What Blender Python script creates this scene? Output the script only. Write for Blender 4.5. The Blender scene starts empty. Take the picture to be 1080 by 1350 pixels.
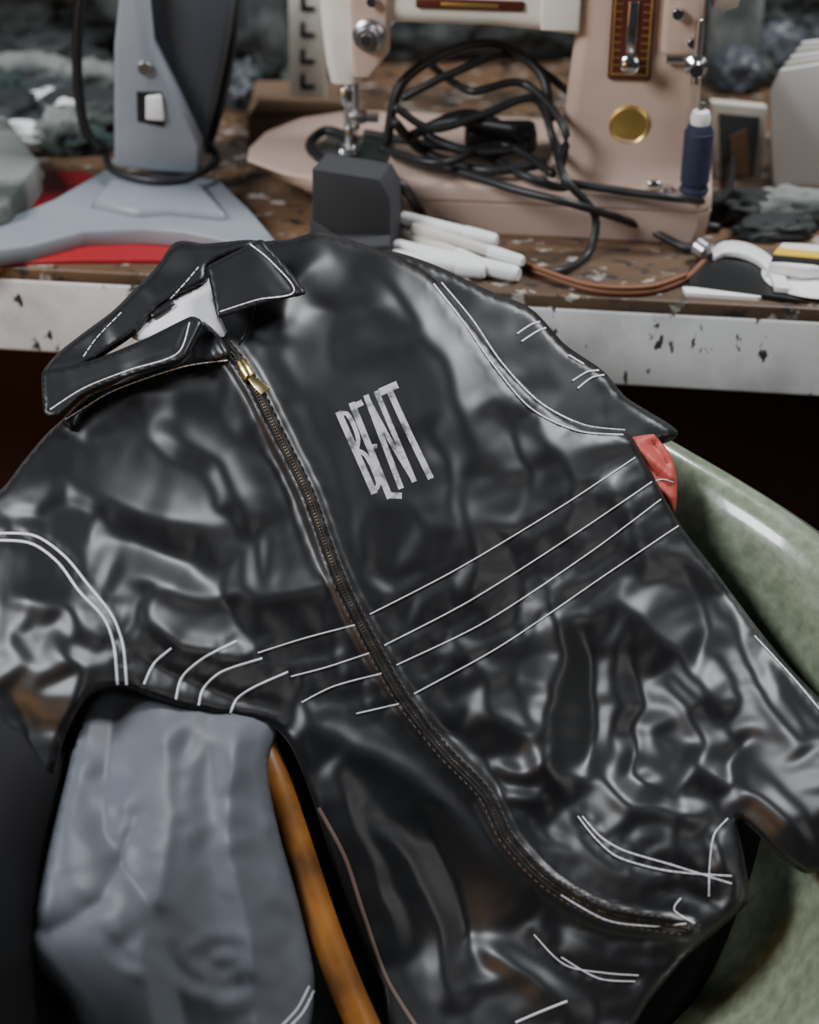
import bpy, bmesh, math, random
import numpy as np
from mathutils import Vector, Matrix
from mathutils.geometry import delaunay_2d_cdt
random.seed(7); rng=np.random.RandomState(7)

# ------------------------------------------------------------------ image pixel helpers: px,py cast along camera rays onto assumed planes
CAM=np.array([0.0,0.0,1.30]); TH=math.radians(32); FPX=2250.0
Fv=np.array([0,math.cos(TH),-math.sin(TH)]); Rv=np.array([1.0,0,0]); Uv=np.array([0,math.sin(TH),math.cos(TH)])
def ray(px,py):
    px=np.asarray(px,float); py=np.asarray(py,float)
    return Fv+np.multiply.outer((px-540)/FPX,Rv)+np.multiply.outer((675-py)/FPX,Uv)
PN=np.array([0,-math.cos(math.radians(50)),math.sin(math.radians(50))]); P0=np.array([0,0.93,0.65])
def cloth(px,py,w):
    d=ray(px,py); t=(np.dot(P0-CAM,PN)+np.asarray(w,float))/(d@PN)
    return CAM+d*np.asarray(t)[...,None]
def onz(px,py,z):
    d=ray(px,py); t=(z-CAM[2])/d[2]; return CAM+d*t
def ony(px,py,y):
    d=ray(px,py); t=y/d[1]; return CAM+d*t
TZ=0.75

# ------------------------------------------------------------------ materials
def mat(name,col,rough=0.5,metal=0.0,spec=0.5,noise=None,bump=None,coat=0,sheen=0,emis=None,crough=.1):
    m=bpy.data.materials.new(name); m.use_nodes=True; nt=m.node_tree; b=nt.nodes['Principled BSDF']
    b.inputs['Base Color'].default_value=(*col,1); b.inputs['Roughness'].default_value=rough
    b.inputs['Metallic'].default_value=metal; b.inputs['Specular IOR Level'].default_value=spec
    b.inputs['Coat Weight'].default_value=coat; b.inputs['Coat Roughness'].default_value=crough
    b.inputs['Sheen Weight'].default_value=sheen
    tc=nt.nodes.new('ShaderNodeTexCoord')
    if noise:
        col2,scale,lo,hi=noise
        n=nt.nodes.new('ShaderNodeTexNoise'); n.inputs['Scale'].default_value=scale; n.inputs['Detail'].default_value=6
        nt.links.new(tc.outputs['Object'],n.inputs['Vector'])
        r=nt.nodes.new('ShaderNodeValToRGB'); r.color_ramp.elements[0].position=lo; r.color_ramp.elements[1].position=hi
        r.color_ramp.elements[0].color=(*col,1); r.color_ramp.elements[1].color=(*col2,1)
        nt.links.new(n.outputs['Fac'],r.inputs['Fac']); nt.links.new(r.outputs['Color'],b.inputs['Base Color'])
    if bump:
        n=nt.nodes.new('ShaderNodeTexNoise'); n.inputs['Scale'].default_value=bump[0]; n.inputs['Detail'].default_value=4
        nt.links.new(tc.outputs['Object'],n.inputs['Vector'])
        bp=nt.nodes.new('ShaderNodeBump'); bp.inputs['Strength'].default_value=bump[1]; bp.inputs['Distance'].default_value=0.002
        nt.links.new(n.outputs['Fac'],bp.inputs['Height']); nt.links.new(bp.outputs['Normal'],b.inputs['Normal'])
    return m
M={}
M['nylon']=mat('black_nylon',(0.009,0.0095,0.0115),0.39,spec=0.58,sheen=.03)
M['nylon_back']=mat('black_nylon_lining',(0.005,0.005,0.006),0.6,spec=0.3)
M['nylon_lit']=mat('lit_grey_nylon',(0.12,0.13,0.155),0.5,spec=0.5)  # near sleeve: base lifted to grey for the light it faces
M['thread']=mat('white_thread',(0.78,0.79,0.84),0.7)
M['thread_brown']=mat('brown_thread',(0.16,0.10,0.08),0.7)
M['print']=mat('faded_print',(0.50,0.50,0.52),0.6,noise=((0.12,0.12,0.13),140,0.48,0.66))
M['white_cloth']=mat('white_lining',(0.8,0.8,0.85),0.8)
M['red_cloth']=mat('red_lining',(0.55,0.085,0.065),0.55)
M['brass']=mat('brass',(0.62,0.50,0.24),0.3,metal=1)
M['darkmetal']=mat('dark_zip_metal',(0.10,0.07,0.045),0.4,metal=1)
M['ziptape']=mat('zip_tape',(0.008,0.008,0.009),0.7)
M['green']=mat('green_fiberglass',(0.165,0.205,0.135),0.3,spec=0.6,noise=((0.29,0.335,0.235),110,0.32,0.70),bump=(120,0.10),coat=.8,crough=.09)
M['chrome']=mat('chrome',(0.7,0.7,0.7),0.2,metal=1)
M['steel']=mat('dull_steel',(0.4,0.4,0.41),0.35,metal=1)
M['pink']=mat('pink_beige_enamel',(0.58,0.425,0.35),0.33,spec=0.5,noise=((0.47,0.335,0.27),9,0.45,0.75))
M['cream']=mat('cream_enamel',(0.85,0.81,0.72),0.3,noise=((0.72,0.68,0.59),9,0.5,0.8))
M['black']=mat('black_plastic',(0.01,0.01,0.011),0.4)
M['cable']=mat('black_rubber',(0.014,0.014,0.016),0.45)
M['brownplate']=mat('oxblood_plate',(0.09,0.02,0.015),0.35)
M['gold']=mat('gold',(0.75,0.52,0.16),0.35,metal=0.9)
M['navy']=mat('navy_thread',(0.018,0.022,0.05),0.75)
M['white']=mat('white_plastic',(0.8,0.8,0.8),0.45)
M['greyblue']=mat('grey_blue_enamel',(0.24,0.265,0.305),0.42,noise=((0.29,0.315,0.355),12,0.4,0.7))
M['greydark']=mat('dark_grey_enamel',(0.055,0.063,0.075),0.45)
M['red']=mat('red_rubber',(0.33,0.012,0.018),0.5)
M['charcoal']=mat('charcoal_foam',(0.035,0.036,0.04),0.85)
M['leather']=mat('leather',(0.22,0.085,0.04),0.6)
M['wood']=mat('orange_wood',(0.36,0.14,0.025),0.35,noise=((0.12,0.045,0.01),16,0.42,0.62))
M['paper']=mat('white_paper',(0.82,0.82,0.82),0.8)
M['cream_paper']=mat('cream_paper',(0.6,0.57,0.5),0.8)
M['yellow']=mat('yellow_tape',(0.75,0.5,0.04),0.5)
M['teal']=mat('teal_cloth',(0.03,0.06,0.05),0.8,noise=((0.01,0.02,0.018),9,0.4,0.6))
M['darkcloth']=mat('dark_cloth',(0.02,0.023,0.023),0.85,noise=((0.07,0.078,0.074),14,0.5,0.65))
M['greycloth']=mat('grey_cloth',(0.22,0.23,0.22),0.85,noise=((0.05,0.06,0.055),12,0.45,0.6))
M['cardboard']=mat('cardboard',(0.16,0.10,0.06),0.85)
M['wall']=mat('dark_green_wall',(0.018,0.034,0.03),0.8,noise=((0.05,0.06,0.055),3,0.45,0.65))
M['floor']=mat('dark_floor',(0.05,0.028,0.018),0.6,noise=((0.02,0.012,0.01),4,0.4,0.6))
M['undershade']=mat('dark_red_undershade',(0.05,0.014,0.01),0.6)  # red-brown of the shade under the table, also on core and legs

def splatter(name,base,cols):
    m=bpy.data.materials.new(name); m.use_nodes=True; nt=m.node_tree; b=nt.nodes['Principled BSDF']
    tc=nt.nodes.new('ShaderNodeTexCoord'); cur=None
    b.inputs['Roughness'].default_value=0.45
    for i,(c,sc,lo,hi,stretch) in enumerate([(base,1,0,1,(1,1,1))]+cols):
        if i==0:
            rgb=nt.nodes.new('ShaderNodeRGB'); rgb.outputs[0].default_value=(*c,1); cur=rgb.outputs[0]; continue
        mp=nt.nodes.new('ShaderNodeMapping'); mp.inputs['Scale'].default_value=stretch; mp.inputs['Location'].default_value=(i*3.1,i*1.7,i)
        nt.links.new(tc.outputs['Object'],mp.inputs['Vector'])
        n=nt.nodes.new('ShaderNodeTexNoise'); n.inputs['Scale'].default_value=sc; n.inputs['Detail'].default_value=7; n.inputs['Roughness'].default_value=0.62
        nt.links.new(mp.outputs['Vector'],n.inputs['Vector'])
        r=nt.nodes.new('ShaderNodeValToRGB'); r.color_ramp.elements[0].position=lo; r.color_ramp.elements[1].position=hi
        nt.links.new(n.outputs['Fac'],r.inputs['Fac'])
        mx=nt.nodes.new('ShaderNodeMix'); mx.data_type='RGBA'
        nt.links.new(r.outputs['Color'],mx.inputs['Factor']); nt.links.new(cur,mx.inputs['A']); mx.inputs['B'].default_value=(*c,1)
        cur=mx.outputs['Result']
    nt.links.new(cur,b.inputs['Base Color'])
    return m
M['tabletop']=splatter('splattered_wood_top',(0.16,0.09,0.048),[((0.05,0.035,0.025),5,0.4,0.62,(.5,3,1)),((0.40,0.37,0.33),45,0.58,0.64,(1,1.6,1)),((0.02,0.02,0.022),40,0.54,0.62,(1,1,1))])
M['edge']=splatter('white_painted_edge',(0.80,0.79,0.79),[((0.5,0.49,0.49),11,0.5,0.7,(1,1,1)),((0.02,0.02,0.025),30,0.60,0.62,(1,1,0.6)),((0.03,0.03,0.03),60,0.62,0.64,(1,1,0.5))])

# ------------------------------------------------------------------ mesh helpers
def empty(name,loc=(0,0,0),rz=0):
    o=bpy.data.objects.new(name,None); bpy.context.collection.objects.link(o); o.location=loc; o.rotation_euler=(0,0,rz); o.empty_display_size=0.05; return o
def mk(name,verts,faces,m,parent=None,smooth=True,mods=None):
    me=bpy.data.meshes.new(name); me.from_pydata([tuple(map(float,v)) for v in verts],[],[tuple(int(i) for i in f) for f in faces]); me.update()
    bm=bmesh.new(); bm.from_mesh(me); bmesh.ops.recalc_face_normals(bm,faces=bm.faces); bm.to_mesh(me); bm.free()
    if smooth: me.polygons.foreach_set('use_smooth',[True]*len(me.polygons))
    me.materials.append(m)
    o=bpy.data.objects.new(name,me); bpy.context.collection.objects.link(o)
    if parent: o.parent=parent
    return o
def bev(o,w,seg=3):
    b=o.modifiers.new('bevel','BEVEL'); b.width=w; b.segments=seg; b.limit_method='ANGLE'; b.angle_limit=math.radians(35)
    return o
def rbox(name,c,s,m,parent=None,b=0.003,seg=3,rot=None):
    v=[];
    for z in(-.5,.5):
        for y in(-.5,.5):
            for x in(-.5,.5): v.append(Vector((x*s[0],y*s[1],z*s[2])))
    if rot: v=[Matrix.Rotation(rot[1],3,rot[0])@q for q in v]
    v=[(q[0]+c[0],q[1]+c[1],q[2]+c[2]) for q in v]
    f=[(0,2,3,1),(4,5,7,6),(0,1,5,4),(2,6,7,3),(0,4,6,2),(1,3,7,5)]
    o=mk(name,v,f,m,parent,smooth=True); bev(o,b,seg); return o
def prism(name,pts,ext,m,parent=None,b=0.0015):
    n=len(pts); pts=[Vector(p) for p in pts]; e=Vector(ext)
    v=pts+[p+e for p in pts]; f=[tuple(range(n)),tuple(range(n,2*n))]+[(i,(i+1)%n,n+(i+1)%n,n+i) for i in range(n)]
    o=mk(name,v,f,m,parent,smooth=b>0)
    if b>0: bev(o,b,2)
    return o
def lathe(name,prof,c,axis,m,parent=None,n=32):
    ax=Vector(axis).normalized(); a=ax.orthogonal().normalized(); b=ax.cross(a); c=Vector(c); v=[];f=[]
    for (r,h) in prof:
        for i in range(n):
            t=2*math.pi*i/n; v.append(c+ax*h+(a*math.cos(t)+b*math.sin(t))*r)
    for j in range(len(prof)-1):
        for i in range(n): f.append((j*n+i,j*n+(i+1)%n,(j+1)*n+(i+1)%n,(j+1)*n+i))
    f.append(tuple(range(n))); f.append(tuple(range((len(prof)-1)*n,len(prof)*n)))
    o=mk(name,v,f,m,parent); o.modifiers.new('es','EDGE_SPLIT').split_angle=math.radians(40); return o
def cyl(name,c,axis,r,h,m,parent=None,n=28):
    e=min(r,h)*0.15
    return lathe(name,[(r-e,0),(r,e),(r,h-e),(r-e,h)],c,axis,m,parent,n)
def catmull(P,step,closed=False):
    P=np.array(P,float); n=len(P); out=[]
    rngi=range(n if closed else n-1)
    for i in rngi:
        if closed: p0,p1,p2,p3=P[(i-1)%n],P[i],P[(i+1)%n],P[(i+2)%n]
        else: p0,p1,p2,p3=P[max(i-1,0)],P[i],P[i+1],P[min(i+2,n-1)]
        L=np.linalg.norm(p2-p1); k=max(1,int(round(L/step)))
        m1=(p2-p0)*0.5; m2=(p3-p1)*0.5
        l1=np.linalg.norm(m1); l2=np.linalg.norm(m2)
        if l1>L*.9 : m1*=L*.9/l1
        if l2>L*.9 : m2*=L*.9/l2
        for j in range(k):
            t=j/k; out.append((2*t**3-3*t**2+1)*p1+(t**3-2*t**2+t)*m1+(-2*t**3+3*t**2)*p2+(t**3-t**2)*m2)
    if not closed: out.append(P[-1])
    return np.array(out)
def tube(name,pts,r,m,parent=None,n=10,step=0.006,smooth_in=True):
    P=catmull(pts,step) if smooth_in else np.array(pts)
    rr=r if hasattr(r,'__len__') else None
    v=[];f=[];up=Vector((0.1,0.2,1))
    for i,p in enumerate(P):
        t=Vector(P[min(i+1,len(P)-1)]-P[max(i-1,0)]).normalized()
        a=t.cross(up)
        if a.length<1e-3: a=t.orthogonal()
        a.normalize(); b=t.cross(a)
        rad=r if rr is None else np.interp(i/(len(P)-1),np.linspace(0,1,len(rr)),rr)
        for k in range(n):
            q=2*math.pi*k/n; v.append(Vector(p)+(a*math.cos(q)+b*math.sin(q))*rad)
    for i in range(len(P)-1):
        for k in range(n): f.append((i*n+k,i*n+(k+1)%n,(i+1)*n+(k+1)%n,(i+1)*n+k))
    f.append(tuple(range(n))); f.append(tuple(range((len(P)-1)*n,len(P)*n)))
    return mk(name,v,f,m,parent)

# ------------------------------------------------------------------ noise
_perm=rng.permutation(512); _ang=rng.rand(512)*2*np.pi
def perlin(x,y):
    x=np.asarray(x,float); y=np.asarray(y,float)
    xi=np.floor(x).astype(int); yi=np.floor(y).astype(int); xf=x-xi; yf=y-yi
    def g(ix,iy,dx,dy):
        h=_perm[(_perm[ix%512]+iy)%512]; return np.cos(_ang[h])*dx+np.sin(_ang[h])*dy
    u=xf**3*(xf*(xf*6-15)+10); v=yf**3*(yf*(yf*6-15)+10)
    a=g(xi,yi,xf,yf); b=g(xi+1,yi,xf-1,yf); c=g(xi,yi+1,xf,yf-1); d=g(xi+1,yi+1,xf-1,yf-1)
    return (a*(1-u)+b*u)*(1-v)+(c*(1-u)+d*u)*v
def seg_dist(x,y,P,closed=False):
    P=np.asarray(P,float); best=np.full(x.shape,1e9); tt=np.zeros(x.shape); n=len(P); tot=n-1+(1 if closed else 0)
    for i in range(tot):
        a=P[i]; b=P[(i+1)%n]; d=b-a; L2=max(d@d,1e-9)
        t=np.clip(((x-a[0])*d[0]+(y-a[1])*d[1])/L2,0,1)
        q=(x-a[0]-t*d[0])**2+(y-a[1]-t*d[1])**2; mk_=q<best
        best=np.where(mk_,q,best); tt=np.where(mk_,(i+t)/tot,tt)
    return np.sqrt(best),tt
def inside(x,y,P):
    r=np.zeros(x.shape,bool); n=len(P)
    for i in range(n):
        x1,y1=P[i]; x2,y2=P[(i+1)%n]
        if y1==y2: continue
        c=((y1>y)!=(y2>y))&(x<(x2-x1)*(y-y1)/(y2-y1)+x1); r^=c
    return r
def G_(x,y,cx,cy,sx,sy): return np.exp(-((x-cx)/sx)**2-((y-cy)/sy)**2)

# ------------------------------------------------------------------ jacket lines
ZIP=[(296,455),(318,482),(338,515),(365,570),(405,650),(430,720),(452,775),(490,850),(530,920),(585,990),(640,1048),(668,1105),(725,1165),(800,1205),(905,1224)]
STR=[ [(488,810),(600,752),(740,668),(838,603)],[(507,851),(620,792),(760,703),(860,635)],[(523,877),(640,820),(780,727),(872,658)],[(546,915),(660,852),(800,757),(895,693)],
      [(468,824),(400,842),(340,861)],[(487,861),(430,880),(384,892)],[(503,888),(440,905),(398,926)],[(526,928),(470,941)],
      [(226,855),(203,875),(190,902)],[(312,845),(268,868),(240,893),(232,922)],[(346,868),(292,886),(268,908),(262,930)],[(380,886),(335,906),(312,922),(304,940)] ]
ARMR=[[(572,374),(612,425),(650,480),(700,538),(762,568),(822,573)],[(582,372),(622,420),(662,478),(712,530),(770,560),(824,567)]]
ARML=[[(-5,712),(40,716),(75,740),(105,780),(137,815),(150,850),(155,903)],[(-5,703),(45,706),(85,733),(117,772),(148,812),(162,850),(167,903)]]
POCK=[[(762,1076),(785,1105),(815,1130),(880,1148),(965,1155)],[(768,1076),(792,1103),(822,1121),(885,1140),(965,1165)]]
HEM=[[(960,1079),(942,1100),(936,1140),(935,1182)],[(898,1184),(889,1200),(916,1217)],[(905,1218),(860,1221),(800,1213),(740,1180)],[(704,1232),(745,1272),(800,1283),(842,1286)],[(740,1262),(790,1290),(838,1294)]]
SIDE=[[(995,838),(1020,865),(1050,898),(1085,940)]]
ALLS=STR+ARMR+ARML+POCK+HEM+SIDE
FOLDS=[ # pts, amp(m), width(px)
 ([(90,575),(180,520),(290,520)],.009,38),([(0,660),(90,625),(190,680),(300,700)],.011,42),([(120,705),(250,740),(330,860)],-.011,34),
 ([(150,745),(290,790),(440,770)],.009,30),([(200,560),(290,610),(330,700)],.006,28),([(0,790),(90,800),(140,850)],.010,30),
 ([(330,560),(380,650),(420,770)],-.005,20),([(60,850),(110,880),(90,960)],.010,30),([(0,900),(40,960),(20,1060)],-.012,32),
 ([(430,330),(380,380),(362,450)],.008,26),([(480,345),(560,430),(605,520),(640,620)],.007,36),([(640,540),(700,620),(668,700)],-.006,28),
 ([(600,640),(628,720),(620,800)],.005,24),([(700,560),(765,640),(740,720)],.006,28),([(440,440),(500,450),(570,440)],.004,28),
 ([(560,560),(590,600),(595,690)],-.004,22),([(390,400),(460,420),(520,400)],-.005,24),
 ([(722,760),(742,860),(722,940),(742,1060)],.012,28),([(762,820),(784,930),(775,1020)],-.012,26),([(800,780),(900,860),(960,950)],.009,30),
 ([(870,900),(930,980),(880,1060)],.009,26),([(620,935),(700,975),(732,1045)],.008,24),([(560,955),(640,1000),(680,1080)],-.007,22),
 ([(960,800),(1000,900),(1060,1000)],.008,28),([(780,1000),(830,1060),(940,1076)],.011,22),([(900,1000),(1000,1050),(1070,1125)],.012,26),
 ([(845,960),(830,1020),(870,1050)],-.009,18),([(650,1050),(700,1055),(730,1050)],.006,13),([(830,850),(850,930),(820,990)],-.008,22),
 ([(380,960),(500,1000),(600,1080),(700,1200)],.010,32),([(560,1060),(600,1160),(640,1290)],-.010,28),([(430,1000),(480,1120),(530,1260)],.009,26),
 ([(620,1240),(700,1290),(760,1350)],.009,24),([(480,1060),(560,1180),(600,1330)],.008,22),([(700,1180),(800,1235),(890,1240)],-.008,18),
 ([(180,800),(240,850),(330,870)],.007,20),([(170,860),(260,905),(370,935)],-.005,13),([(850,1180),(900,1170),(960,1200)],-.005,13),
 ([(660,700),(690,780),(680,850)],-.005,26),([(900,760),(930,830),(915,900)],-.006,20),([(590,840),(640,900),(650,960)],.005,24),
 ([(800,620),(830,680),(870,760)],.006,26),([(640,1010),(690,1020),(735,990)],.005,13),([(1000,960),(960,1010),(975,1050)],-.007,18),
 ([(940,1085),(955,1150),(975,1190)],.006,14),([(880,1250),(950,1205),(980,1180)],.006,14),
]
zipc=catmull(ZIP,26)
seams=[catmull(s,30) for s in ALLS]

# ---- small cloth relaxation: excess fabric on a supporting form buckles into real creases
MPP=.00052
def target(x,y):
    w=.075*G_(x,y,60,900,250,330)+.02*G_(x,y,560,620,260,260)-.016*G_(x,y,1040,660,180,220)+.02*G_(x,y,880,1150,160,120)+.012*G_(x,y,300,470,160,120)
    w=w-.02*G_(x,y,560,1250,220,160)+.05*G_(x,y,1160,1010,150,190)
    f=np.zeros_like(w)
    wx=x+perlin(x/70+2,y/70)*9; wy=y+perlin(x/70,y/70+9)*9
    for P,a,wd in FOLDS:
        d,t=seg_dist(wx,wy,catmull(P,60))
        f=f+.62*a*np.exp(-1.5*(np.sqrt((d/wd)**2+.05)-.22))*np.clip(np.minimum(t,1-t)*4,0,1)**.7
    return w/MPP,f/MPP
def lapl(w):
    p=np.pad(w,1,'edge'); return (p[2:,1:-1]+p[:-2,1:-1]+p[1:-1,2:]+p[1:-1,:-2])/4-w
def relax():
    x0,x1,y0,y1=-160,1260,250,1450
    prev=None
    for sp,it,bn in((28,500,.02),(14,450,.014),(7,260,.012)):
        xs=np.arange(x0,x1,sp); ys=np.arange(y0,y1,sp); X,Y=np.meshgrid(xs.astype(float),ys.astype(float))
        B,Fo=target(X,Y); T=B+Fo
        low=np.clip(G_(X,Y,850,970,330,200)+.6*G_(X,Y,230,850,250,150),0,1); calm=G_(X,Y,500,540,240,220)
        ex=.0145+.010*low-.006*calm+.009*perlin(X/160,Y/160)
        dz,_=seg_dist(X,Y,zipc)
        kz=.35*np.exp(-(dz/16)**2)
        for s in seams:
            d,_=seg_dist(X,Y,s); kz=np.maximum(kz,.006*np.exp(-(d/9)**2))
        if prev is None:
            W=T+14*perlin(X/170+4,Y/100)+7*perlin(X/70,Y/70+8); PX,PY=X.copy(),Y.copy()
        else:
            def up(A,base,basep):
                D=A-basep; u=np.clip((X-x0)/prev[5],0,D.shape[1]-1.001); v=np.clip((Y-y0)/prev[5],0,D.shape[0]-1.001)
                i=u.astype(int); j=v.astype(int); u=u-i; v=v-j
                return base+(D[j,i]*(1-u)+D[j,i+1]*u)*(1-v)+(D[j+1,i]*(1-u)+D[j+1,i+1]*u)*v
            PX=up(prev[0],X,prev[3]); PY=up(prev[1],Y,prev[4]); W=up(prev[2],T,prev[6])+(.5 if sp==14 else .05)*perlin(X/(sp*4),Y/(sp*4))
        P=np.stack([PX,PY,W],-1); Pp=P.copy(); H,Wd=X.shape
        S=[]
        for dx,dy,st in [(1,0,1.0),(0,1,1.0),(1,1,.5),(1,-1,.5),(2,0,.22),(0,2,.22)]:
            L=sp*math.hypot(dx,dy)
            if dy>=0: a=(slice(0,H-dy),slice(0,Wd-dx)); b=(slice(dy,H),slice(dx,Wd))
            else: a=(slice(-dy,H),slice(0,Wd-dx)); b=(slice(0,H+dy),slice(dx,Wd))
            S.append((a,b,st,np.sqrt(L*L+(T[b]-T[a])**2)*(1+.5*(ex[a]+ex[b]))))
        for k in range(it):
            acc=np.zeros_like(P)
            for a,b,st,Lr in S:
                d=P[b]-P[a]; l=np.sqrt((d*d).sum(-1))+1e-9
                c=(.5*st*(1-Lr/l))[...,None]*d
                acc[a]+=c; acc[b]-=c
            q=P+.28*acc+.78*(P-Pp)
            q[...,2]-=bn*lapl(lapl(P[...,2]-B))
            Pp=P; P=q
            P[...,0]+=.02*(X-P[...,0]); P[...,1]+=.02*(Y-P[...,1])
            kk=.0008+kz*.5
            P[...,2]+=kk*(T-P[...,2])
            fl=T-9; under=P[...,2]<fl; P[...,2]=np.where(under,P[...,2]*.8+fl*.2,P[...,2])
            P[0,:,:2]=np.stack([X,Y],-1)[0]; P[-1,:,:2]=np.stack([X,Y],-1)[-1]; P[:,0,:2]=np.stack([X,Y],-1)[:,0]; P[:,-1,:2]=np.stack([X,Y],-1)[:,-1]
            P[...,2]=np.clip(P[...,2],T-40,T+40)
        prev=(P[...,0],P[...,1],P[...,2],X,Y,sp,T)
        print('relax',sp,'rms',round(float(np.std(P[...,2]-T)),2))
    g=P[...,2].copy()
    return g,g-T,x0,y0,7
class Field:
    def __init__(s,g,x0,y0,dx): s.g=g;s.x0=x0;s.y0=y0;s.dx=dx
    def __call__(s,x,y):
        u=np.clip((x-s.x0)/s.dx,1,s.g.shape[1]-3); v=np.clip((y-s.y0)/s.dx,1,s.g.shape[0]-3)
        i=np.floor(u).astype(int); j=np.floor(v).astype(int); u=u-i; v=v-j
        def bs(a,b,c,d,t): return (a*(1-t)**3+b*(3*t**3-6*t**2+4)+c*(-3*t**3+3*t**2+3*t+1)+d*t**3)/6
        rows=[bs(s.g[j+q,i-1],s.g[j+q,i],s.g[j+q,i+1],s.g[j+q,i+2],u) for q in(-1,0,1,2)]
        return bs(*rows,v)
_g,_d,_x0,_y0,_s=relax()
SIM=Field(_g,_x0,_y0,_s); DET=Field(_d,_x0,_y0,_s)

def ground(x,y):
    x=np.asarray(x,float); y=np.asarray(y,float)
    w=SIM(x,y)*MPP
    for s in seams:
        x0,y0=s.min(0)-40; x1,y1=s.max(0)+40; mm=(x>x0)&(x<x1)&(y>y0)&(y<y1)
        if not mm.any(): continue
        d,t=seg_dist(x[mm],y[mm],s); g=np.exp(-(d/6)**2)
        w[mm]+=-.0007*g+.0005*perlin(x[mm]/11,y[mm]/11)*np.exp(-(d/14)**2)
    d,t=seg_dist(x,y,zipc)
    w=w+.004*(1/(1+np.exp((d-13)/1.6)))-.0020*np.exp(-(d/3)**2)+.003*np.exp(-(d/45)**2)
    w=w+.0008*perlin(x/18,y/18)*np.exp(-(d/26)**2)
    return w
class Layer:
    def __init__(s,poly,off=0.0,roll_w=22,roll_d=.012,sp=6,extra=None,mul=1.0,step=8,det=None):
        s.P=catmull(poly,step,True); s.off=off; s.rw=roll_w; s.rd=roll_d; s.sp=sp; s.ex=extra; s.mul=mul; s.det=det
    def H(s,x,y):
        x=np.asarray(x,float).ravel(); y=np.asarray(y,float).ravel()
        if s.det is None: w=ground(x,y)*s.mul+s.off
        else:
            dx,dy,am=s.det; B,Fo=target(x,y); w=(B*s.mul+DET(x+dx,y+dy)*am)*MPP+s.off
        if s.ex: w=w+s.ex(x,y)
        d,_=seg_dist(x,y,s.P,True); ins=inside(x,y,s.P); d=np.where(ins,d,0)
        q=np.clip(1-d/s.rw,0,1); return w-s.rd*(1-np.sqrt(np.clip(1-q*q,0,1)))
    def build(s,name,m,parent,thick=.0012):
        P=s.P; x0,y0=P.min(0); x1,y1=P.max(0)
        gx,gy=np.meshgrid(np.arange(x0,x1,s.sp),np.arange(y0,y1,s.sp)); gx=gx+(np.arange(gx.shape[0])%2)[:,None]*s.sp*.5
        gx=gx.ravel(); gy=gy.ravel(); k=inside(gx,gy,P); gx=gx[k]; gy=gy[k]
        d,_=seg_dist(gx,gy,P,True); k=d>s.sp*.55; gx=gx[k]; gy=gy[k]
        n=len(P); co=[Vector(p) for p in P]+[Vector((a,b)) for a,b in zip(gx,gy)]
        r=delaunay_2d_cdt(co,[],[list(range(n))],1,1e-4)
        V=np.array([tuple(v) for v in r[0]]); F=r[2]
        W=cloth(V[:,0],V[:,1],s.H(V[:,0],V[:,1]))
        o=mk(name,W,[tuple(f) for f in F],m,parent)
        sd=o.modifiers.new('thick','SOLIDIFY'); sd.thickness=thick; sd.offset=0
        return o
def ribbon(layer,P,width,step=4,dash=None,lift=.0010,crown=.0007,lat=0):
    C=catmull(P,step); L=np.concatenate([[0],np.cumsum(np.linalg.norm(np.diff(C,axis=0),axis=1))])
    if dash:
        on,off=dash; segs=[]; s=0
        while s<L[-1]-1: segs.append((s,min(s+on,L[-1]))); s+=on+off
    else: segs=[(0,L[-1])]
    VX=[];VY=[];LF=[];F=[]
    for a,b in segs:
        k=max(2,int((b-a)/step)+1); ss=np.linspace(a,b,k); X=np.interp(ss,L,C[:,0]); Y=np.interp(ss,L,C[:,1])
        X2=np.interp(ss+.5,L,C[:,0])-np.interp(ss-.5,L,C[:,0]); Y2=np.interp(ss+.5,L,C[:,1])-np.interp(ss-.5,L,C[:,1])
        nn=np.hypot(X2,Y2)+1e-9; nx=-Y2/nn; ny=X2/nn
        st=len(VX)
        for i in range(k):
            for q,lf in((-1,0),(0,crown),(1,0)):
                VX.append(X[i]+nx[i]*(q*width/2+lat)); VY.append(Y[i]+ny[i]*(q*width/2+lat)); LF.append(lf+lift)
        for i in range(k-1):
            for j in range(2): F.append((st+i*3+j,st+i*3+j+1,st+(i+1)*3+j+1,st+(i+1)*3+j))
    VX=np.array(VX);VY=np.array(VY); W=cloth(VX,VY,layer.H(VX,VY)+np.array(LF)); return W,F
def ribbons(name,layer,lines,width,m,parent,**k):
    V=[];F=[];n=0
    for i,P in enumerate(lines):
        w,f=ribbon(layer,P,width[i] if hasattr(width,'__len__') else width,**k); V.append(w); F+=[tuple(i+n for i in q) for q in f]; n+=len(w)
    return mk(name,np.concatenate(V),F,m,parent)

jk=empty('jacket')
BODY=[(70,565),(130,520),(200,480),(268,432),(288,405),(282,352),(335,322),(385,316),(420,307),(470,320),(530,342),(572,368),(618,420),(665,480),(715,530),(770,562),(826,572),(852,612),(895,690),(940,750),(998,828),(1045,885),(1115,955),(1180,1020),(1190,1150),(1130,1152),(1085,1148),(1060,1150),(1022,1122),(992,1092),(972,1082),(980,1130),(986,1186),(962,1212),(905,1260),(862,1310),(805,1375),(525,1378),(500,1300),(455,1200),(425,1090),(385,985),(350,952),(240,933),(165,908),(120,915),(85,970),(60,1060),(30,1130),(-50,1150),(-50,680),(0,648),(32,608)]
body=Layer(BODY,sp=4.5,roll_w=12,roll_d=.005); body.build('body_panels',M['nylon'],jk)
back=Layer([(100,640),(-60,800),(-110,1000),(-120,1400),(820,1400),(980,1180),(1000,900),(700,520),(400,400)],off=-.045,sp=12,mul=.6,det=(0,0,0),extra=lambda x,y:.24*G_(x,y,-95,1300,205,350)); back.build('back_panel',M['nylon_back'],jk)
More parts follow.
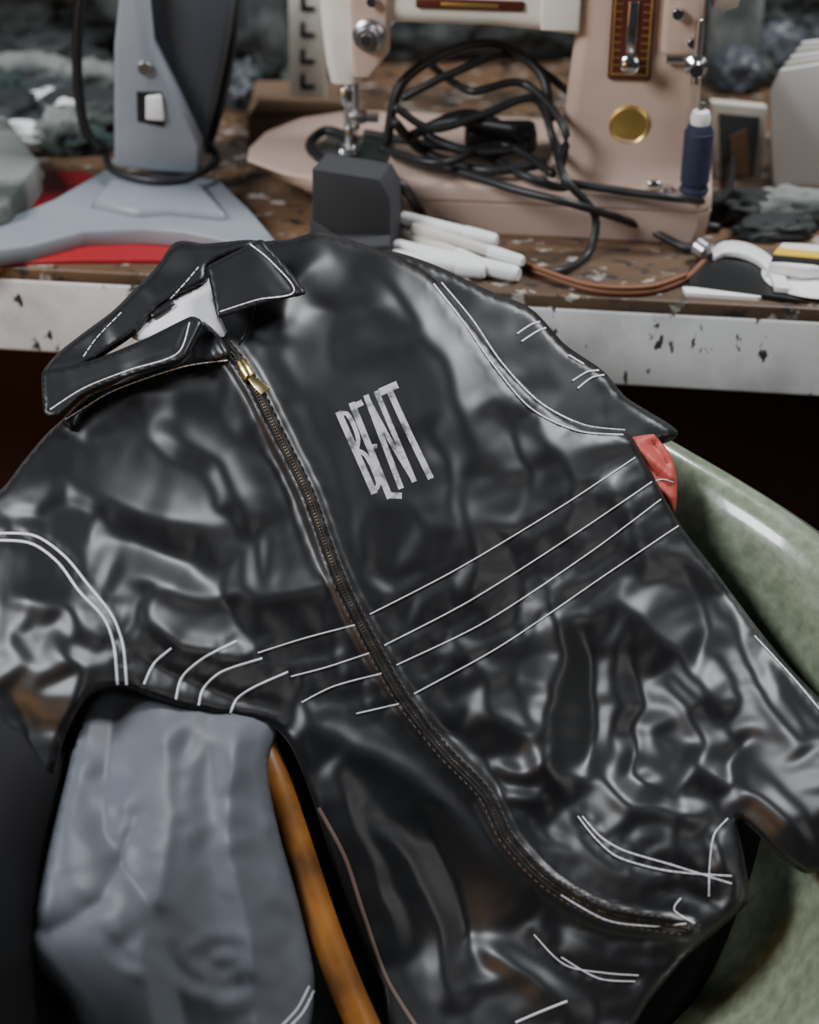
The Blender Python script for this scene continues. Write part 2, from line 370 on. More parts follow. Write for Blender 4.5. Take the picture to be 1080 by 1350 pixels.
slr=Layer([(500,334),(560,345),(640,382),(700,408),(745,455),(795,490),(826,525),(893,570),(855,590),(820,600),(700,600),(600,520),(520,400)],off=-.012,roll_w=10,roll_d=.006,sp=6,det=(0,350,.7)); slr.build('sleeve_far',M['nylon'],jk)
cuff=Layer([(832,580),(834,577),(862,573),(865,576),(885,603),(892,640),(890,674),(887,676),(876,655),(860,648),(845,625)],off=-.010,roll_w=3,roll_d=.002,sp=4,step=4,mul=1,det=(0,0,.5),extra=lambda x,y:.006*np.exp(-(seg_dist(x,y,[(840,590),(885,630)])[0]/6))+.005*np.exp(-(seg_dist(x,y,[(850,625),(884,655)])[0]/5))-.005*np.exp(-(seg_dist(x,y,[(862,585),(880,612)])[0]/4))); cuff.build('red_cuff_lining',M['red_cloth'],jk)
ribbons('cuff_stitching',cuff,[[(862,634),(876,632),(888,636)]],2,M['thread'],jk)
ribbons('far_sleeve_stitching',slr,[[(682,440),(700,428),(712,424)],[(688,450),(708,437),(720,432)],[(755,502),(775,490),(790,488)],[(762,512),(780,498),(797,494)],[(750,468),(770,480)]],2.4,M['thread'],jk)
def rdg(x,y,P,a,w): return a*np.exp(-(seg_dist(x,y,catmull(P,40))[0]/w)**1.4)
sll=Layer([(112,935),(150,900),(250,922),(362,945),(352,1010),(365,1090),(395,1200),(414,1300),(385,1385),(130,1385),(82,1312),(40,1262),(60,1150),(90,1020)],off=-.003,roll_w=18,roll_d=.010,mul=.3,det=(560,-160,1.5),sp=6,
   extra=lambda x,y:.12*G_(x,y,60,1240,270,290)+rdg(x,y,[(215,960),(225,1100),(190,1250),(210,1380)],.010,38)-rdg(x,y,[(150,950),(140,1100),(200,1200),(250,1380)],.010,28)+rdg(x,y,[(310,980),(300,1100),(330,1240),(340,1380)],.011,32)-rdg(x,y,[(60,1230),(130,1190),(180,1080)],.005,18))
sll.build('sleeve_near',M['nylon_lit'],jk)
ribbons('near_sleeve_stitching',sll,[[(372,1352),(392,1330),(408,1300)],[(380,1356),(400,1334),(414,1306)]],3,M['thread'],jk)
ribbons('white_stitching',body,STR[:8],2.0,M['thread'],jk,lift=.0012)
ribbons('seam_stitching',body,ARMR+POCK+HEM[:3]+SIDE,2.1,M['thread'],jk,dash=(9,.5),lift=.0012)
ribbons('hem_stitching',body,HEM[3:],1.7,M['thread'],jk,lift=.0012)
ribbons('armhole_stitching',body,ARML,3.2,M['thread'],jk,lift=.0012)
ribbons('sleeve_band_stitching',body,STR[8:],3.0,M['thread'],jk,lift=.0013)
ribbons('pocket_piping',body,[[(420,1065),(455,1130),(478,1200),(510,1290),(550,1355)]],5,M['thread_brown'],jk)
ribbons('lower_stitching',body,[[(680,1348),(715,1333),(748,1320)]],3,M['thread'],jk)
ribbons('zip_tape',body,[ZIP],9,M['ziptape'],jk,lift=.0012,crown=.0008)
ribbons('zip_edge_stitching',body,[ZIP],1.2,M['thread_brown'],jk,dash=(5,5),lat=9)
ribbons('zip_edge_stitching_2',body,[ZIP],1.2,M['thread_brown'],jk,dash=(5,5),lat=-10)
ribbons('zip_teeth',body,[ZIP],3.6,M['darkmetal'],jk,dash=(2.2,2.0),lift=.0022,crown=.0012,step=2)
def clo(px,py,l,lay=body): return cloth(np.array([px]),np.array([py]),lay.H([px],[py])+l)[0]
a=clo(316,476,.004);b=clo(330,500,.005);c=clo(347,515,.006)
tube('zip_slider',[a,(a+b)/2,b],[.0032,.005,.0045],M['brass'],jk,step=.002)
t=(c-b)/np.linalg.norm(c-b); sidev=np.cross(t,PN)
L=.016;wd=.0035
pts=[b+sidev*wd*.6,b+t*L*.5+sidev*wd,b+t*L+sidev*wd*1.1,b+t*L-sidev*wd*1.1,b+t*L*.5-sidev*wd,b-sidev*wd*.6]
prism('zip_pull',[p+PN*.002 for p in pts],PN*.0016,M['brass'],jk,b=.0004)
lining=Layer([(172,440),(205,408),(248,380),(278,368),(288,410),(300,440),(318,478),(300,470),(262,440),(230,445),(185,450)],off=.006,roll_w=6,roll_d=.003,sp=6,det=(0,0,.5)); lining.build('neck_lining',M['white_cloth'],jk)
label=Layer([(196,412),(224,396),(230,402),(202,420)],off=.010,roll_w=2,roll_d=.001,sp=4,step=4,det=(0,0,.5)); label.build('neck_label',M['nylon'],jk,.0006)
cb=Layer([(57,492),(75,468),(110,440),(150,410),(180,380),(208,352),(232,320),(270,322),(330,317),(348,322),(300,340),(276,352),(272,372),(235,390),(215,402),(178,440),(120,478),(70,505)],off=.012,roll_w=8,roll_d=.006,sp=5,det=(300,400,.9)); cb.build('collar_stand',M['nylon'],jk)
und=Layer([(82,556),(120,520),(240,478),(262,425),(285,440),(303,470),(240,485),(165,505),(110,545),(96,566)],off=.008,roll_w=4,roll_d=.003,sp=5); und.build('collar_under',M['nylon'],jk)
cl=Layer([(58,542),(55,493),(58,489),(120,476),(190,448),(252,418),(264,422),(266,426),(256,448),(242,473),(238,476),(165,498),(110,520),(76,548),(62,548)],off=.026,roll_w=2.5,roll_d=.0015,sp=4,step=4,det=(300,200,.6),extra=lambda x,y:-.0012*np.exp(-(seg_dist(x,y,[(66,540),(110,512),(170,488),(234,466),(250,425)])[0]/4)**2)); cl.build('collar_leaf_left',M['nylon'],jk)
cr=Layer([(273,353),(276,350),(300,338),(342,317),(346,317),(362,334),(384,360),(402,384),(402,388),(345,401),(289,419),(286,416),(280,385)],off=.026,roll_w=2.5,roll_d=.0015,sp=4,step=4,det=(200,300,.6),extra=lambda x,y:-.0012*np.exp(-(seg_dist(x,y,[(330,322),(356,343),(388,384),(340,395),(290,411)])[0]/4)**2)); cr.build('collar_leaf_right',M['nylon'],jk)
ribbons('collar_stitching',cl,[[(66,540),(110,512),(170,488),(234,466),(250,425)]],2.0,M['thread'],jk,dash=(9,.6))
ribbons('collar_stitching_right',cr,[[(330,322),(356,343),(388,384),(340,395),(290,411)]],2.0,M['thread'],jk,dash=(9,.6))
ribbons('collar_stand_stitching',cb,[[(225,394),(245,372),(262,352)],[(110,470),(128,445),(160,412)]],1.8,M['thread'],jk,dash=(8,2))
ribbons('collar_under_stitching',und,[[(86,553),(150,515),(240,484),(300,475)]],1.8,M['thread'],jk,dash=(8,1))
tube('drawcord',[clo(336,402,.004),clo(330,425,.004),clo(318,450,.004)],.0008,M['black'],jk)
def LP(u,v):
    top=np.array([445+u*19.3,547-u*9.8]); bot=np.array([490+u*20.5,648-u*4.5+14*math.exp(-((u-1.6)/.7)**2)])
    return tuple(top*(1-v)+bot*v)
ST=[([(.12,-.03),(.12,.5),(.12,1.03)],8.5),([(.0,.02),(.5,.02),(.66,.14),(.6,.34),(.25,.46)],6),([(.25,.48),(.6,.55),(.72,.75),(.6,.93),(.1,1.0)],6),
 ([(1.08,-.05),(1.08,.5),(1.08,1.05)],8.5),([(1.0,.0),(1.72,.0)],8),([(1.1,.46),(1.6,.46)],6),([(1.05,1.02),(1.9,1.02)],8),
 ([(2.06,-.05),(2.02,.5),(2.0,.96)],7.5),([(2.08,0),(2.4,.5),(2.78,.97)],6),([(2.74,-.04),(2.76,.5),(2.78,.99)],7),
 ([(2.92,-.01),(4.1,.0)],10),([(3.5,0),(3.62,.5),(3.82,1.0)],8.5),([(3.62,.99),(3.98,.98)],5)]
ribbons('chest_print',body,[[LP(*p) for p in s] for s,_ in ST],[w for _,w in ST],M['print'],jk,lift=.0008,crown=.0002,step=4)

# ------------------------------------------------------------------ chair
ch=empty('fiberglass_armchair',(0.02,0.83,0))
NA=120; prof=[(0,0),(.2,.0),(.36,.03),(.50,.10),(.62,.25),(.70,.46),(.76,.70),(.80,.87),(.83,.96),(.86,1.0),(.89,1.0),(.93,.965),(.97,.92),(1.0,.87),(1.01,.83)]
V=[];F=[]
pr=catmull([(a,b) for a,b in prof],.03)
for j,(rh,g) in enumerate(pr):
    for i in range(NA):
        a=2*math.pi*i/NA; s=math.sin(a)
        if s>0: hr=.245+.045*s**3+.05*s**14
        else: hr=.245-.23*(-s)**1.15
        V.append((.335*rh*math.cos(a),.31*rh*math.sin(a),.42+hr*g))
for j in range(len(pr)-1):
    for i in range(NA): F.append((j*NA+i,j*NA+(i+1)%NA,(j+1)*NA+(i+1)%NA,(j+1)*NA+i))
o=mk('shell',V,F,M['green'],ch); sd=o.modifiers.new('s','SOLIDIFY'); sd.thickness=.006; sd.offset=0
for i,(x,y) in enumerate([(-.2,-.2),(.2,-.2),(-.2,.2),(.2,.2)]):
    tube('leg_%d'%(i+1),[(x*.5,y*.5,.415),(x*.9,y*.9,.37),(x*1.15,y*1.15,.0)],.011,M['steel'],ch,step=.03)
rbox('mount',(0,0,.402),(.24,.24,.02),M['black'],ch)

tube('wooden_cane',[cloth(a,b,w) for a,b,w in[(335,960,.0),(362,1030,.004),(392,1120,.004),(425,1220,.004),(460,1310,.004),(500,1400,.0)]],.0105,M['wood'],n=16)

# ------------------------------------------------------------------ work table
psi=math.radians(-7.1)
tb=empty('work_table',(0,1.206,0),psi)
rbox('top_board',(.0,.43,TZ-.006),(2.2,.86,.012),M['tabletop'],tb,b=.002)
rbox('front_edge',(.0,.013,TZ-.042),(2.2,.028,.064),M['edge'],tb,b=.003)
rbox('core',(.0,.44,TZ-.04),(2.18,.82,.05),M['undershade'],tb,b=.002)
for i,(x,y) in enumerate([(-1.05,.08),(1.05,.08),(-1.05,.78),(1.05,.78)]): rbox('leg_%d'%(i+1),(x,y,.342),(.06,.06,.685),M['undershade'],tb)
rbox('under_table_shade',(0,.22,.40),(2.0,.02,.6),M['undershade'],tb)  # added panel; its dark colour stands for the shade under the table

# ------------------------------------------------------------------ sewing machine
c=onz(940,262,TZ+.04); ey=np.array([-math.sin(psi),math.cos(psi)]); ex=np.array([math.cos(psi),math.sin(psi)])
org=c[:2]-ex*.382
sm=empty('sewing_machine',(org[0],org[1],TZ),psi)
def rrect(x0,x1,y0,y1,z,r,n=6):
    out=[]
    for cx,cy,a0 in((x1-r,y1-r,0),(x0+r,y1-r,90),(x0+r,y0+r,180),(x1-r,y0+r,270)):
        for k in range(n+1):
            a=math.radians(a0+90*k/n); out.append((cx+r*math.cos(a),cy+r*math.sin(a),z))
    return out
def loft(name,rings,m,parent,cap=True):
    n=len(rings[0]); V=[p for r in rings for p in r]; F=[]
    for j in range(len(rings)-1):
        for i in range(n): F.append((j*n+i,j*n+(i+1)%n,(j+1)*n+(i+1)%n,(j+1)*n+i))
    if cap: F.append(tuple(range(n))); F.append(tuple(range((len(rings)-1)*n,len(rings)*n)))
    o=mk(name,V,F,m,parent); o.modifiers.new('es','EDGE_SPLIT').split_angle=math.radians(32); return o
def bedring(z,ins,lx=0):
    P=[(-.010,.070),(-.006,.045),(.03,.018),(.06,.006),(.09,.0),(.23,.0),(.372,.0),(.382,.01),(.382,.165),(.372,.175),(.2,.175),(.06,.175),(.02,.15),(-.004,.11)]
    C=catmull(P,.05,True)
    out=[]
    for a,b in C:
        f=max(0,1-a/.13); a2=a+lx*f; 
        a2=.19+(a2-.19)*(1-ins/.19); b2=.0875+(b-.0875)*(1-ins/.0875)
        out.append((a2,b2,z))
    return out
loft('bed',[bedring(.0,.004,.06),bedring(.014,.001,.045),bedring(.026,.0,.02),bedring(.0265,.002,.02),bedring(.0285,.002,.016),bedring(.029,0,.014),bedring(.037,.0,0),bedring(.0395,.001,0),bedring(.041,.0035,0)],M['pink'],sm)
loft('pillar',[rrect(.246,.376,.018,.125,.040,.012),rrect(.250,.372,.022,.122,.046,.012),rrect(.254,.370,.025,.12,.06,.012),rrect(.259,.367,.028,.12,.09,.012),rrect(.264,.365,.03,.12,.15,.012),rrect(.267,.364,.03,.12,.22,.012),rrect(.27,.362,.032,.118,.245,.012)],M['pink'],sm)
def xring(x,y0,y1,z0,z1,r=.014,n=6):
    return [(x,a,b) for a,b,_ in rrect(y0,y1,z0,z1,0,r,n)]
loft('arm',[xring(.075,.03,.12,.165,.25),xring(.1,.028,.122,.161,.255),xring(.2,.028,.122,.161,.26),xring(.268,.027,.123,.156,.262)],M['cream'],sm)
rbox('arm_trim',(.253,.026,.187),(.03,.004,.05),M['cream'],sm)
rbox('name_plate',(.182,.0265,.180),(.085,.003,.008),M['brownplate'],sm,b=.002)
rbox('name_plate_lettering',(.182,.0248,.180),(.045,.001,.003),M['gold'],sm,b=.0003)
loft('head',[rrect(.068,.092,.035,.11,.110,.008),rrect(.065,.096,.032,.112,.125,.01),rrect(.063,.112,.03,.115,.148,.01),rrect(.061,.125,.03,.12,.165,.012),rrect(.058,.13,.03,.12,.26,.012)],M['cream'],sm)
loft('face_panel',[rrect(.089,.104,.024,.04,.120,.004),rrect(.088,.118,.022,.04,.140,.004),rrect(.086,.122,.022,.04,.26,.004)],M['pink'],sm)
lathe('tension_dial',[(.013,0),(.013,.004),(.010,.006),(.010,.012),(.008,.014)],(.103,.022,.155),(0,-1,0),M['steel'],sm)
cyl('dial_centre',(.103,.008,.155),(0,-1,0),.005,.004,M['chrome'],sm)
cyl('guide_screw',(.106,.02,.182),(0,-1,0),.004,.005,M['chrome'],sm)
cyl('needle_bar',(.084,.07,.060),(0,0,1),.0033,.06,M['chrome'],sm); cyl('presser_bar',(.076,.075,.05),(0,0,1),.0035,.07,M['chrome'],sm)
cyl('needle',(.084,.07,.042),(0,0,1),.0009,.02,M['chrome'],sm)
rbox('needle_clamp',(.086,.066,.072),(.016,.010,.010),M['steel'],sm); cyl('clamp_screw',(.092,.066,.072),(1,0,0),.004,.012,M['chrome'],sm)
rbox('presser_collar',(.077,.074,.088),(.013,.013,.016),M['chrome'],sm)
rbox('presser_foot',(.080,.062,.048),(.016,.034,.006),M['chrome'],sm); rbox('presser_foot_neck',(.078,.07,.056),(.008,.010,.016),M['steel'],sm)
rbox('throat_plate',(.083,.07,.0418),(.06,.07,.0016),M['steel'],sm,b=.0006)
SX=.309; SZ=-.007
rbox('stitch_plate',(SX,.0275,.168+SZ),(.034,.004,.072),M['brownplate'],sm,b=.003)
for dx in(-.014,.014): rbox('stitch_plate_trim',(SX+dx,.0252,.168+SZ),(.0015,.0012,.062),M['gold'],sm,b=.0003)
for dz in(-.031,.031): rbox('stitch_plate_trim',(SX,.0252,.168+dz+SZ),(.029,.0012,.0015),M['gold'],sm,b=.0003)
for k in range(9): rbox('scale_mark',(SX-.0105,.0252,.144+k*.006+SZ),(.005,.001,.001),M['gold'],sm,b=.0002); rbox('scale_mark',(SX+.0105,.0252,.144+k*.006+SZ),(.005,.001,.001),M['gold'],sm,b=.0002)
rbox('stitch_slot',(SX,.025,.172+SZ),(.008,.002,.045),M['chrome'],sm,b=.001)
lathe('stitch_lever_knob',[(.004,0),(.004,.008),(.0075,.010),(.0075,.018),(.005,.020)],(SX,.025,.150+SZ),(0,-1,0),M['chrome'],sm)
lathe('badge',[(.0165,0),(.0165,.002),(.0145,.003),(.0135,.0022),(.006,.003)],(.312,.029,.088),(0,-1,0),M['gold'],sm)
rbox('maker_plate',(.312,.0265,.062),(.020,.002,.004),M['brownplate'],sm,b=.001)
cyl('bobbin_winder_shaft',(.337,.026,.143),(1,0,0),.0035,.028,M['chrome'],sm)
lathe('bobbin_winder_wheel',[(.004,0),(.009,.002),(.009,.008),(.005,.011),(.005,.02)],(.360,.018,.143),(0,-1,0),M['chrome'],sm)
cyl('winder_arm',(.360,.016,.178),(.0,-.1,-1),.003,.05,M['steel'],sm)
rbox('winder_bracket',(.347,.028,.171),(.03,.014,.05),M['pink'],sm,b=.005)
cyl('winder_screw',(.356,.022,.159),(0,-1,0),.004,.008,M['chrome'],sm); cyl('winder_screw',(.343,.022,.181),(0,-1,0),.0045,.008,M['chrome'],sm)
lathe('hand_wheel',[(.03,0),(.043,.003),(.045,.012),(.042,.022),(.024,.026),(.022,.036)],(.368,.075,.215),(1,0,0),M['cream'],sm,40)
rbox('bed_latch',(.335,.010,.046),(.012,.008,.008),M['chrome'],sm); cyl('bed_screw',(.345,.010,.041),(0,0,1),.006,.004,M['chrome'],sm)
cyl('spool_pin',(.367,.011,.040),(0,0,1),.0025,.075,M['steel'],sm)
sp=empty('thread_spool',tuple(Vector((org[0],org[1],TZ))+Matrix.Rotation(psi,3,'Z')@Vector((.367,.011,.0415))))
lathe('thread',[(.0095,.004),(.0112,.008),(.0115,.03),(.0112,.050),(.0085,.056)],(0,0,0),(0,0,1),M['navy'],sp)
lathe('spool_base',[(.0115,0),(.012,.002),(.0105,.005)],(0,0,0),(0,0,1),M['navy'],sp)
lathe('spool_cap',[(.0075,.055),(.0078,.062),(.0065,.066),(.003,.067)],(0,0,0),(0,0,1),M['white'],sp)
for k in range(14): lathe('thread_wrap_%d'%k,[(.0112,.009+k*.003),(.0120,.0098+k*.003),(.0112,.0106+k*.003)],(0,0,0),(0,0,1),M['navy'],sp)

# ------------------------------------------------------------------ cables
def path(pts): return [onz(a,b,TZ+h) for a,b,h in pts]
CB=[[(470,185,.05),(430,172,.05),(408,192,.046),(432,214,.046),(480,218,.047),(530,245,.048),(560,285,.012),(600,300,.006)],
 [(520,140,.10),(570,170,.08),(640,150,.09),(705,130,.10),(730,185,.07),(745,235,.06),(785,285,.03),(775,335,.004),(735,358,.004),(690,352,.004)],
 [(480,175,.06),(560,190,.055),(640,205,.05),(700,235,.05),(790,262,.03),(880,290,.012),(950,300,.004)],
 [(510,190,.06),(530,110,.11),(600,65,.13),(660,60,.13),(715,100,.11),(725,160,.08)],
 [(520,205,.05),(600,225,.05),(680,250,.05),(760,270,.045),(850,300,.01),(910,328,.004),(960,320,.004)],
 [(530,130,.10),(600,95,.12),(680,75,.12),(760,130,.09)],[(540,180,.07),(620,150,.08),(690,190,.06),(620,200,.06),(560,175,.07),(600,160,.08),(680,170,.08)],
 [(500,195,.055),(580,215,.06),(660,190,.06),(730,230,.055)],[(560,80,.10),(620,120,.11),(690,110,.11),(745,170,.09),(740,220,.06)],
 [(520,160,.09),(560,200,.05),(640,225,.05),(720,215,.055)],[(740,240,.05),(820,252,.047),(900,262,.044),(955,262,.02),(965,200,.02),(950,150,.03)]]
pc=empty('power_cable')
for i,cb_ in enumerate(CB): tube('loop_%d'%(i+1),path(cb_),.0034 if i%3 else .0042,M['cable'],pc)
rbox('cable_plug',onz(660,180,TZ+.06),(.06,.03,.022),M['black'],pc,b=.006)
lc=empty('leather_cord')
tube('cord',path([(650,335,.004),(700,355,.004),(780,382,.003),(850,385,.003),(900,370,.003),(930,342,.004)]),.0022,M['leather'],lc)
tube('cord_2',path([(640,325,.008),(700,350,.008),(780,376,.007),(855,378,.007),(905,362,.007)]),.0018,M['leather'],lc)

# ------------------------------------------------------------------ grommet press (left)
gp=empty('grommet_press')
def zp(L,z): return [onz(a,b,z) for a,b in L]
prism('base_plate',zp([(-60,335),(-20,298),(70,262),(140,222),(215,228),(290,236),(330,275),(366,318),(330,322),(240,303),(185,300),(110,303),(40,322)],TZ+.018),(0,0,-.016),M['greyblue'],gp,b=.003)
prism('base_rib',zp([(120,262),(150,228),(265,238),(300,280),(220,272),(180,276)],TZ+.026),(0,0,-.02),M['greyblue'],gp,b=.006)
yc=1.39
def yp(L,y): return [ony(a,b,y) for a,b in L]
prism('column_front',yp([(150,222),(150,60),(160,-40),(190,-40),(200,60),(235,130),(264,192),(264,232),(205,228)],yc),(0,.05,0),M['greyblue'],gp,b=.004)
prism('column_back',yp([(165,210),(165,-60),(315,-60),(300,60),(282,150),(262,222)],yc+.02),(0,.06,0),M['greydark'],gp,b=.006)
prism('slot',yp([(180,121),(213,122),(217,168),(181,160)],yc-.001),(0,.01,0),M['black'],gp,b=0)
prism('slot_pin',yp([(192,128),(212,126),(216,160),(192,158)],yc-.004),(0,.01,0),M['white'],gp,b=.001)
cyl('bolt',ony(192,88,yc+.002),(0,-1,0),.006,.006,M['steel'],gp)
tube('handle',[ony(a,b,yc+.02) for a,b in[(118,-60),(104,20),(102,100),(112,170),(135,200)]],.0045,M['black'],gp)
tube('cable_ring',[onz(a,b,TZ+.03) for a,b in[(140,205),(150,225),(200,238),(250,234),(285,212),(275,190)]],.0035,M['cable'],gp)
tube('cable_drop',[ony(a,b,yc+.06) for a,b in[(310,-50),(305,60),(290,140),(272,200)]],.0045,M['cable'],gp)
prism('red_mat',zp([(-80,348),(-80,300),(40,225),(110,225),(270,300),(262,342),(100,342)],TZ+.004),(0,0,-.0045),M['red'],None,b=.001)

# ------------------------------------------------------------------ sanding block, pens
sb=empty('sanding_block')
prism('block',yp([(411,290),(411,222),(500,236),(514,262),(516,328),(470,322)],1.262),(0.01,.035,0),M['charcoal'],sb,b=.0015)
prism('block_lip',zp([(408,290),(440,262),(518,285),(514,322),(470,326)],TZ+.02),(0,0,-.018),M['charcoal'],sb,b=.0015)
PEN=[((515,283),(655,318),.022,.0055),((520,300),(640,352),.010,.0055),((522,325),(684,362),.007,.0062),((545,300),(690,345),.018,.0045),((518,338),(640,358),.007,.006)]
for i,(a,b,h,r) in enumerate(PEN):
    p=empty('marker_pen' if i==0 else 'marker_pen.%03d'%i); A=Vector(onz(*a,TZ+h)); B=Vector(onz(*b,TZ+h*.6+.003)); d=(B-A); Ln=d.length
    lathe('barrel',[(r*.9,0),(r,.002),(r,Ln*.68),(r*.8,Ln*.7)],A,d,M['cream_paper'] if i%2 else M['white'],p,16)
    lathe('cap',[(r*1.08,Ln*.7),(r*1.12,Ln*.72),(r*1.05,Ln*.97),(r*.8,Ln)],A,d,M['white'],p,16)

# ------------------------------------------------------------------ right side of the table
bc=empty('black_card')
prism('card',zp([(912,345),(935,338),(1000,348),(1030,385),(1060,396),(970,384),(908,376)],TZ+.004),(0,0,-.003),M['black'],bc,b=0)
tg=empty('paper_tag')
prism('card',zp([(900,378),(960,380),(1010,388),(1000,392),(905,386)],TZ+.003),(0,0,-.003),M['paper'],tg,b=0)
fc=empty('french_curve')
outer=catmull([(938,328),(955,318),(985,320),(1012,334),(1032,356),(1042,380)],6); inner=catmull([(1022,378),(1014,358),(998,342),(975,333),(955,332),(942,338)],6)
prism('curve',zp([tuple(p) for p in outer]+[tuple(p) for p in inner],TZ+.009),(0,0,-.0045),M['white'],fc,b=.0005)
dk=empty('paper_disc')
lathe('disc',[(.040,0),(.041,.001),(.040,.002),(.012,.0022)],onz(1075,366,TZ+.004),(0,0,1),M['paper'],dk,48)
tp=empty('tape_dispenser')
prism('tape_body',zp([(1014,345),(1030,318),(1100,322),(1100,350),(1060,352)],TZ+.018),(0,0,-.011),M['white'],tp,b=.003)
prism('tape_stripe',zp([(1020,334),(1026,326),(1100,333),(1100,341)],TZ+.0195),(0,0,-.002),M['yellow'],tp,b=0)
prism('tape_label',zp([(1017,342),(1020,336),(1100,343),(1100,349)],TZ+.0195),(0,0,-.002),M['black'],tp,b=0)
pl=empty('cord_stop'); lathe('bead',[(.004,0),(.008,.003),(.008,.012),(.004,.015)],onz(935,335,TZ+.009),(-.5,.5,.2),M['steel'],pl)
cs=empty('stack_of_cards')
for i in range(5): 
    y=1.42+i*.012; dx=i*7
    prism('card_%d'%i,yp([(1020+dx*.4,245-i*3),(1016+dx,120-i*8),(1030+dx,92-i*9),(1120+dx,78-i*8),(1120+dx,250-i*3)],y),(0,.004,0),M['paper'] if i%2==0 else M['cream_paper'],cs,b=.001)
pf=empty('picture_frame')
prism('frame',yp([(943,262),(938,135),(1012,142),(1000,272)],1.44),(0,.012,0),M['cream_paper'],pf,b=.001)
prism('photo',yp([(952,250),(948,150),(1002,155),(992,258)],1.438),(0,.004,0),M['greydark'],pf,b=0)
prism('photo_shape',yp([(965,230),(962,180),(985,170),(990,235)],1.4365),(0,.002,0),M['cardboard'],pf,b=0)

# ------------------------------------------------------------------ background clutter on the table
from mathutils import noise
def blob(name,c,s,m,seed,amp=.35,parent=None,sub=5):
    bm=bmesh.new(); bmesh.ops.create_icosphere(bm,subdivisions=sub,radius=1)
    for v in bm.verts:
        n=v.co.normalized(); q=n*1.7+Vector((seed*3.1,seed,0))
        r=1+amp*(.5-abs(noise.noise(q)))*1.2+amp*.6*(.3-abs(noise.noise(q*2.7)))+amp*.3*(.3-abs(noise.noise(q*6)))
        v.co=Vector((n.x*r*s[0],n.y*r*s[1],max(n.z*r*s[2],-s[2]*.8)))
    me=bpy.data.meshes.new(name); bm.to_mesh(me); bm.free(); me.polygons.foreach_set('use_smooth',[True]*len(me.polygons)); me.materials.append(m)
    o=bpy.data.objects.new(name,me); bpy.context.collection.objects.link(o); o.location=(c[0],c[1],TZ+s[2]*.8+.001)
    if parent: o.parent=parent
    return o
BL=[[((60,60),(.10,.07,.07),'darkcloth'),((20,10),(.12,.08,.08),'teal'),((110,40),(.07,.06,.09),'darkcloth')],
 [((340,110),(.04,.05,.05),'darkcloth'),((345,60),(.06,.06,.09),'teal')],[((560,70),(.09,.04,.05),'darkcloth'),((680,70),(.08,.04,.06),'darkcloth'),((640,35),(.12,.05,.08),'teal'),((480,55),(.06,.04,.05),'darkcloth')],
 [((1000,60),(.08,.06,.06),'darkcloth'),((975,10),(.08,.06,.08),'teal'),((1060,30),(.09,.06,.09),'darkcloth')],[((985,290),(.025,.015,.012),'darkcloth'),((1040,290),(.035,.018,.012),'greycloth'),((1020,312),(.025,.012,.008),'darkcloth')]]
rr=random.Random(5); cols=['greycloth','darkcloth','darkcloth','teal','greydark','darkcloth','greydark','greycloth','paper']
for _ in range(26): BL[0].append(((rr.uniform(-20,150),rr.uniform(60,205)),(rr.uniform(.015,.05),rr.uniform(.012,.025),rr.uniform(.006,.022)),rr.choice(cols)))
for _ in range(10): BL[3].append(((rr.uniform(950,1080),rr.uniform(60,130)),tuple(rr.uniform(.012,.028) for _ in range(3)),rr.choice(cols[:8])))
for _ in range(8): BL[1].append(((rr.uniform(300,380),rr.uniform(60,140)),tuple(rr.uniform(.01,.022) for _ in range(3)),rr.choice(cols[:8])))
k=0
for gi,grp in enumerate(BL):
    fp=empty('fabric_scraps' if gi==0 else 'fabric_scraps.%03d'%gi)
    for (a,b),s,m in grp:
        k+=1; blob('scrap_%d'%k,onz(a,b,TZ),s,M[m],k,parent=fp,sub=5 if s[0]>.04 else 4,amp=.35 if s[0]>.04 else .7)
pp=empty('paper_pile')
prism('sheet',zp([(-60,290),(-40,150),(8,152),(52,212),(10,268)],TZ+.035),(0,0,-.03),M['greycloth'],pp,b=.003)
prism('sheet_2',zp([(-60,300),(-50,180),(0,165),(58,226),(20,255)],TZ+.012),(0,0,-.006),M['paper'],pp,b=.001)
sg=empty('lettered_sign')
prism('board',yp([(383,200),(380,-20),(428,-20),(430,200)],1.55),(0,.01,0),M['cream_paper'],sg,b=.001)
for k,yy in enumerate([15,50,85,118]):
    prism('glyph_%d'%k,yp([(396,yy),(396,yy-20),(402,yy-20),(402,yy-6),(415,yy-6),(415,yy)],1.548),(0,.003,0),M['black'],sg,b=0)
cbx=empty('cardboard_box')
prism('box',yp([(330,230),(325,150),(470,150),(475,232)],1.52),(0,.10,0),M['cardboard'],cbx,b=.003)
prism('flap',yp([(330,150),(345,130),(465,135),(470,152)],1.515),(0,.01,.0),M['cardboard'],cbx,b=.001)
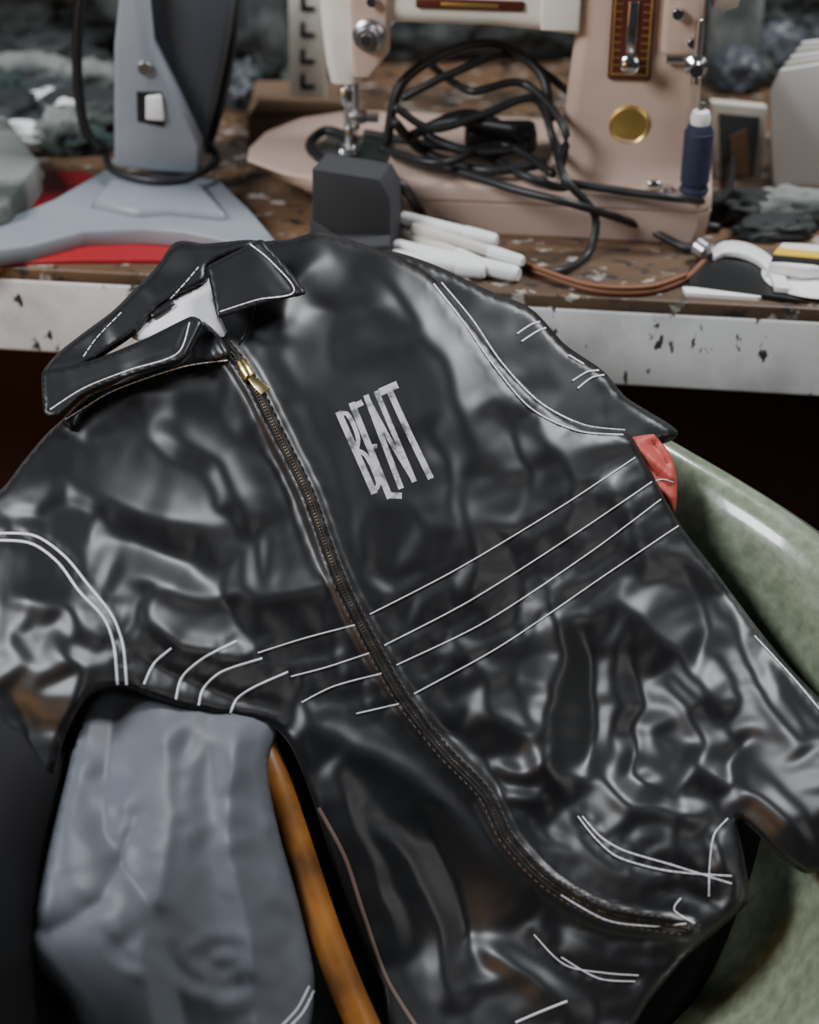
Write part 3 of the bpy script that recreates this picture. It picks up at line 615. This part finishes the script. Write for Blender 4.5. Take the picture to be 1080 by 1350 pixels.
rp=empty('wrapping_paper'); prism('sheet',yp([(930,110),(940,-20),(1010,-20),(1000,90)],1.70),(0,.01,0),M['greycloth'],rp,b=.001)

# ------------------------------------------------------------------ room
def plane(name,pts,m): return mk(name,pts,[(0,1,2,3)],m,None,False)
plane('floor',[(-2.5,-2,0),(2.5,-2,0),(2.5,2.6,0),(-2.5,2.6,0)],M['floor'])
plane('wall_back',[(-2.5,2.42,0),(2.5,2.42,0),(2.5,2.42,2.7),(-2.5,2.42,2.7)],M['wall'])
plane('ceiling',[(-2.5,-2,2.7),(2.5,-2,2.7),(2.5,2.6,2.7),(-2.5,2.6,2.7)],mat('ceiling_paint',(.15,.15,.15),.9))

# ------------------------------------------------------------------ lights
def area(name,loc,tgt,size,e,col):
    l=bpy.data.lights.new(name,'AREA'); l.energy=e; l.size=size; l.color=col; l.shape='SQUARE'
    o=bpy.data.objects.new(name,l); bpy.context.collection.objects.link(o); o.location=loc
    o.rotation_euler=(Vector(tgt)-Vector(loc)).to_track_quat('-Z','Y').to_euler(); return o
area('softbox_lamp',(-1.25,.55,1.9),(0,1.0,.7),.6,33,(.93,.96,1))
area('ceiling_lamp',(.75,1.45,2.2),(.1,1.15,.7),.4,28,(.96,.98,1))
area('fill_light',(1.5,-.2,1.7),(.4,1.5,.85),.9,6,(1,.97,.93))  # added fill from front right for upright faces, no window known there
area('warm_lamp',(-1.1,.1,.75),(.0,.85,.6),.4,2.8,(1,.5,.15))
w=bpy.data.worlds.new('world'); bpy.context.scene.world=w; w.use_nodes=True; w.node_tree.nodes['Background'].inputs[0].default_value=(.75,.85,1,1); w.node_tree.nodes['Background'].inputs[1].default_value=.035

cd=bpy.data.cameras.new('camera'); co=bpy.data.objects.new('camera',cd); bpy.context.collection.objects.link(co)
co.location=tuple(CAM); co.rotation_euler=(math.pi/2-TH,0,0); cd.sensor_fit='HORIZONTAL'; cd.sensor_width=24; cd.lens=50
cd.dof.use_dof=True; cd.dof.aperture_fstop=2.9
fp_=cloth(500,600,.01); cd.dof.focus_distance=float((fp_-CAM)@Fv)
bpy.context.scene.camera=co
